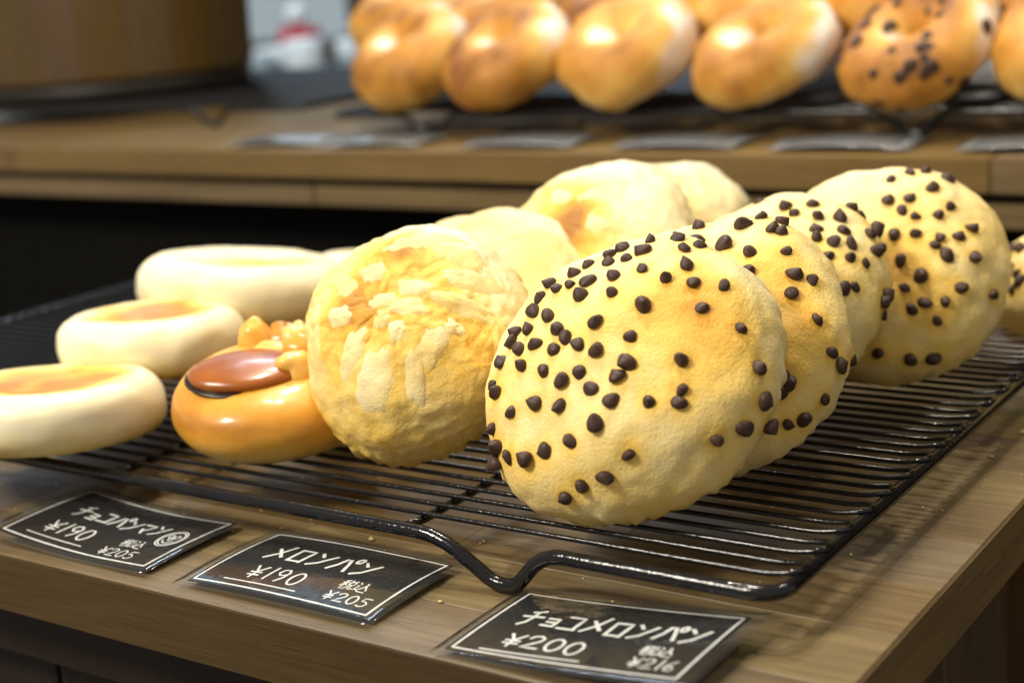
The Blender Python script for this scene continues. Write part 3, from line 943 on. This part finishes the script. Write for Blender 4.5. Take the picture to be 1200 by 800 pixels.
for i, (x, y, lab) in enumerate(BG + BG2):
    r_ = random.Random(300 + i)
    me = bagel_mesh(40 + i, rt=(.0222 if i in (3, 4) else .0254))
    el = 57 if i < 6 else 66
    az = -105 + r_.uniform(-8, 8)
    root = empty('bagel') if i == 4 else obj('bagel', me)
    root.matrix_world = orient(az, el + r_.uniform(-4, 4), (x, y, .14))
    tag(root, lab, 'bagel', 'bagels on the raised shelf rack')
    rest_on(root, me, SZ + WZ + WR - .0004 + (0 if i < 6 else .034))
    if i == 4:
        obj('dough', me, root)
        dirs = []
        bvh = BVHTree.FromPolygons([v.co for v in me.vertices], [list(p.vertices) for p in me.polygons])
        for q in range(46):
            th, ph = r_.uniform(0, 2 * PI), r_.uniform(-.7, 2.2)
            c0 = Vector((.0265 * math.cos(th), .0265 * math.sin(th), 0))
            d = Vector((math.cos(ph) * math.cos(th), math.cos(ph) * math.sin(th), math.sin(ph)))
            loc, nrm, _, _ = bvh.ray_cast(c0, d)
            if loc is None: continue
            c = obj('chocolate_chip', r_.choice(CHIP_ME), root, loc)
            c.rotation_mode = 'QUATERNION'
            c.rotation_quaternion = d.to_track_quat('Z', 'Y')
            s_ = r_.uniform(1.1, 1.9)
            c.scale = (s_, s_ * r_.uniform(.8, 1.1), .7)
# ------------------------------------------------------------------ price cards
def ell(cx, cy, rx, ry, n=14, a0=0, a1=360):
    return [(cx + rx * math.cos(math.radians(a0 + (a1 - a0) * i / n)), cy + ry * math.sin(math.radians(a0 + (a1 - a0) * i / n))) for i in range(n + 1)]
G = {
 'チ': [[(.78, .97), (.55, .88), (.25, .82)], [(.0, .53), (1., .60)], [(.52, .88), (.52, .5), (.42, .2), (.18, .0)]],
 'ョ': [[(.15, .66), (.82, .66), (.80, .02)], [(.22, .36), (.78, .36)], [(.1, .05), (.82, .05)]],
 'コ': [[(.08, .85), (.86, .85), (.84, .1)], [(.04, .12), (.92, .12)]],
 'メ': [[(.82, .98), (.55, .45), (.05, .02)], [(.18, .72), (.88, .2)]],
 'ロ': [[(.12, .86), (.14, .08)], [(.10, .86), (.90, .86), (.86, .06)], [(.12, .10), (.88, .10)]],
 'ン': [[(.08, .88), (.36, .66)], [(.08, .06), (.5, .25), (.98, .84)]],
 'ハ': [[(.36, .82), (.26, .4), (.02, .06)], [(.55, .82), (.76, .5), (.98, .06)]],
 '゜': [ell(.15, .9, .17, .15)],
 'マ': [[(.04, .86), (.95, .86), (.78, .58), (.42, .28)], [(.28, .48), (.62, .12)]],
 '¥': [[(.08, .98), (.5, .5)], [(.92, .98), (.5, .5), (.46, .0)], [(.1, .46), (.9, .48)], [(.1, .24), (.9, .26)]],
 '0': [ell(.5, .5, .40, .48, 18, 80, 440)],
 '1': [[(.55, 1.), (.45, .0)]],
 '2': [[(.08, .74), (.22, .94), (.55, 1.), (.82, .84), (.74, .58), (.4, .3), (.04, .02), (.96, .04)]],
 '5': [[(.88, .98), (.25, .96), (.18, .58), (.55, .62), (.84, .42), (.74, .12), (.4, .0), (.08, .1)]],
 '6': [[(.76, .98), (.36, .7), (.14, .34), (.3, .04), (.66, .04), (.82, .28), (.62, .48), (.2, .36)]],
 '9': [[(.82, .72), (.6, .98), (.24, .92), (.14, .66), (.34, .48), (.7, .56), (.84, .8), (.74, .3), (.5, .0)]],
 '税': [[(.38, .96), (.10, .86)], [(.0, .68), (.46, .70)], [(.24, .9), (.24, .0)], [(.24, .66), (.02, .3)], [(.26, .6), (.44, .4)], [(.56, .98), (.64, .84)], [(.92, .98), (.82, .84)], [(.58, .8), (.58, .5), (.93, .5), (.93, .8), (.58, .8)], [(.67, .5), (.62, .2), (.46, .0)], [(.82, .5), (.82, .06), (1., .06), (1., .2)]],
 '込': [[(.55, .96), (.68, .92), (.60, .55), (.38, .26)], [(.66, .72), (.98, .26)], [(.08, .94), (.2, .8)], [(.02, .6), (.2, .62), (.12, .26)], [(.0, .14), (.25, .22), (.5, .04), (1., .04)]],
}
def layout(text, u0, v0, cw, ch, adv, small=('ョ',), slant=.0, rise=0., jit=.0, seed=1):
    out = []
    x = u0
    r_ = random.Random(seed)
    for i, c in enumerate(text):
        w_, h_ = (cw * .85, ch * .72) if c in small else (cw, ch)
        if c == '゜':
            x -= adv * .28
            w_, h_ = cw * .8, ch
        if c == '1': w_ = cw * .7
        dy = r_.uniform(-jit, jit) + rise * i
        for st in G[c]:
            out.append([(x + p[0] * w_ + slant * p[1] * h_, v0 + dy + p[1] * h_) for p in st])
        x += adv * (.80 if c in small else (.35 if c == '゜' else (.6 if c == '1' else 1)))
    return out

CW, CD = .0955, .0590          # laminated pocket
def make_card(loc, rz, label, surf, blocks, group=None, ml=(.0042, .0046, .0040, .0042), fm=None):
    """ml: film margin left, right, front, back"""
    root = empty('price_card', (loc[0], loc[1], loc[2]), (0, 0, rz))
    tag(root, label, 'price card', group)
    def S(x, y, h):
        e = 1e-4
        z = surf(x / CW * 2, y / CD * 2)
        nx_ = -(surf((x + e) / CW * 2, y / CD * 2) - z) / e
        ny_ = -(surf(x / CW * 2, (y + e) / CD * 2) - z) / e
        return Vector((x, y, z)) + Vector((nx_, ny_, 1)).normalized() * h
    def sheet(name, x0, x1, y0, y1, h0, h1, mat, nx_=24, ny_=14, rad=.002):
        V, F = [], []
        def corner(x, y):
            # rounded corners by pulling the grid in
            dx = max(0, rad - min(x - x0, x1 - x)); dy = max(0, rad - min(y - y0, y1 - y))
            return x, y
        for h in (h0, h1):
            for j in range(ny_ + 1):
                for i in range(nx_ + 1):
                    x = x0 + (x1 - x0) * i / nx_
                    y = y0 + (y1 - y0) * j / ny_
                    V.append(S(x, y, h))
        n1 = (nx_ + 1) * (ny_ + 1)
        for j in range(ny_):
            for i in range(nx_):
                a = j * (nx_ + 1) + i
                q = (a, a + 1, a + nx_ + 2, a + nx_ + 1)
                F.append(q[::-1]); F.append(tuple(n1 + k for k in q))
        ring = [i for i in range(nx_ + 1)] + [j * (nx_ + 1) + nx_ for j in range(1, ny_ + 1)] + [ny_ * (nx_ + 1) + i for i in range(nx_ - 1, -1, -1)] + [j * (nx_ + 1) for j in range(ny_ - 1, 0, -1)]
        for k in range(len(ring)):
            a, b = ring[k], ring[(k + 1) % len(ring)]
            F.append((a, b, n1 + b, n1 + a))
        return obj(name, mesh_from(name, V, F, mat), root)
    X0, X1, Y0, Y1 = -CW / 2, CW / 2, -CD / 2, CD / 2
    c0, c1, d0, d1 = X0 + ml[0], X1 - ml[1], Y0 + ml[2], Y1 - ml[3]
    sheet('black_paper', c0, c1, d0, d1, .0002, .0005, M_CARD)
    def stroke_geo(pts, wdt, h, V, F):
        P = [Vector((p[0], p[1])) for p in pts]
        Q = [P[0]]
        for a, b in zip(P, P[1:]):
            n = max(1, int((b - a).length / .0022))
            for i in range(1, n + 1): Q.append(a + (b - a) * (i / n))
        Q[0] = Q[0] - (Q[1] - Q[0]).normalized() * wdt * .3
        Q[-1] = Q[-1] + (Q[-1] - Q[-2]).normalized() * wdt * .3
        k0 = len(V)
        for i, q in enumerate(Q):
            t = (Q[min(i + 1, len(Q) - 1)] - Q[max(i - 1, 0)])
            t = t.normalized() if t.length > 1e-9 else Vector((1, 0))
            nn = Vector((-t.y, t.x)) * (wdt / 2) * (1 + .22 * noise.noise(Vector((q.x * 400, q.y * 400, 1))))
            V.append(S(q.x + nn.x, q.y + nn.y, h)); V.append(S(q.x - nn.x, q.y - nn.y, h))
        for i in range(len(Q) - 1):
            a = k0 + i * 2
            F.append((a, a + 1, a + 3, a + 2))
    bi = .0019
    V, F = [], []
    e = .00045
    for pts in ([(c0 + bi, d0 + bi), (c1 - bi, d0 + bi)], [(c1 - bi, d0 + bi), (c1 - bi, d1 - bi)], [(c1 - bi, d1 - bi), (c0 + bi, d1 - bi)], [(c0 + bi, d1 - bi), (c0 + bi, d0 + bi)]):
        stroke_geo(pts, .00088, .00056 + e * 0 + .00001 * len(V) / 40, V, F)
    obj('border', mesh_from('border', V, F, M_INK, False), root)
    bw, bh = (c1 - c0), (d1 - d0)
    for name, strokes, wdt in blocks:
        V, F = [], []
        for i, st in enumerate(strokes):
            stroke_geo([(c0 + u * bw, d0 + v * bh) for u, v in st], wdt, .00056 + .000004 * (i % 9), V, F)
        obj(name, mesh_from(name, V, F, M_INK, False), root)
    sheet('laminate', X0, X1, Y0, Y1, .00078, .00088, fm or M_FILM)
    return root
def emblem(u, v, ru, rv):
    s = [ell(u, v, ru, rv, 26), ell(u, v, ru * .86, rv * .84, 26)]
    s += [ell(u - ru * .3, v + rv * .22, ru * .2, rv * .2, 10), ell(u + ru * .28, v + rv * .22, ru * .2, rv * .2, 10), ell(u, v - rv * .1, ru * .16, rv * .18, 10)]
    s += [ell(u, v - rv * .1, ru * .5, rv * .5, 10, 200, 340)]
    return s
TI = .00135
b1 = [('lettering', layout('チョコハ゜ンマン', .16, .53, .075, .21, .090, rise=-.004, jit=.012, seed=3), .00102),
      ('price', layout('¥190', .17, .20, .075, .19, .084, jit=.01), .00092),
      ('underline', [[(.13, .12), (.50, .125)]], .0006),
      ('tax_note', layout('税込', .66, .26, .062, .13, .072), .00055),
      ('tax_price', layout('¥205', .62, .09, .05, .12, .058), .00062),
      ('emblem', emblem(.86, .52, .065, .15), .0006)]
b2 = [('lettering', layout('メロンハ゜ン', .17, .49, .095, .26, .120, rise=-.004, jit=.02, seed=5), TI),
      ('price', layout('¥190', .23, .18, .072, .19, .086, jit=.01), .00095),
      ('underline', [[(.16, .11), (.56, .115)]], .0007),
      ('tax_note', layout('税込', .70, .28, .068, .14, .076), .0006),
      ('tax_price', layout('¥205', .70, .11, .050, .12, .060), .0007)]
b3 = [('lettering', layout('チョコメロンハ゜ン', .13, .49, .086, .25, .103, rise=.0, jit=.02, seed=8), .00138),
      ('price', layout('¥200', .18, .17, .078, .18, .090, jit=.01), .00108),
      ('underline', [[(.13, .08), (.56, .10)]], .0008),
      ('tax_note', layout('税込', .74, .29, .062, .13, .070), .0007),
      ('tax_price', layout('¥216', .745, .12, .048, .13, .055), .0007)]
grp = 'price cards along the table edge'
make_card((-.3168, .0347, .0008), .0, 'curled black price card with a small round emblem, leftmost at the table edge',
          lambda a, b: .0006 + .0042 * max(0, .35 - a) ** 2 / 1.8 + .0012 * max(0, a) ** 2 + .0012 * (1 - b * b), b1, grp)
make_card((-.2072, .0352, .0008), .0, 'black price card ending its top line with four large katakana, in the middle of three',
          lambda a, b: .0004 + .0016 * (1 - a * a) + .0016 * (1 - b * b) + .0010 * max(0, a) ** 2, b2, grp)
make_card((-.0825, .0293, .0008), .0, 'black price card priced 200, rightmost and nearest below the rack foot',
          lambda a, b: .0005 + .0074 * ((a + 1) / 2) ** 1.4 + .0006 * (1 - b * b), b3, grp, (.0030, .0060, .0048, .0044))
blank = []
flat_ = lambda a, b: .0005 + .0026 * (1 - a * a) + .0022 * (1 - b * b)
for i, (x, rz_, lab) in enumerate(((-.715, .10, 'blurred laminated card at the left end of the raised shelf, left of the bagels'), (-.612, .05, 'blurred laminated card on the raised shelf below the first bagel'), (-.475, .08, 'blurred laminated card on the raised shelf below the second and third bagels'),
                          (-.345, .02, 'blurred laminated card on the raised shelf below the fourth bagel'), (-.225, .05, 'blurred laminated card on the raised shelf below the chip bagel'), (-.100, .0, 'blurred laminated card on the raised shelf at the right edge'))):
    make_card((x, .594, SZ + .0006), rz_, lab, flat_, blank, 'price cards on the raised shelf', fm=M_FILM_SHEEN)

# ------------------------------------------------------------------ crumbs
M_CRUMB = plain('crumb', (.70, .52, .22), .7)
V, F = [], []
r_ = random.Random(5)
for i in range(150):
    if i < 95: x, y = r_.uniform(-.40, -.02), r_.uniform(.055, .30)
    else: x, y = r_.uniform(-.40, -.005), r_.uniform(.004, .30)
    s = r_.uniform(.0003, .0010) * (2.0 if i in (3, 9) else 1)
    if i == 100: x, y, s = -.2145, .0735, .0015
    k = len(V)
    for d in ((1, 0, 0), (-1, 0, 0), (0, 1, 0), (0, -1, 0), (0, 0, 1), (0, 0, -1)):
        V.append((x + d[0] * s * r_.uniform(.6, 1.3), y + d[1] * s * r_.uniform(.6, 1.3), s * .6 + d[2] * s * .7))
    for q in ((0, 2, 4), (2, 1, 4), (1, 3, 4), (3, 0, 4), (2, 0, 5), (1, 2, 5), (3, 1, 5), (0, 3, 5)):
        F.append(tuple(k + j for j in q))
tag(obj('crumbs', mesh_from('crumbs', V, F, M_CRUMB, False)), 'fine golden crumbs scattered on the wooden table top', 'crumbs', kind='stuff')
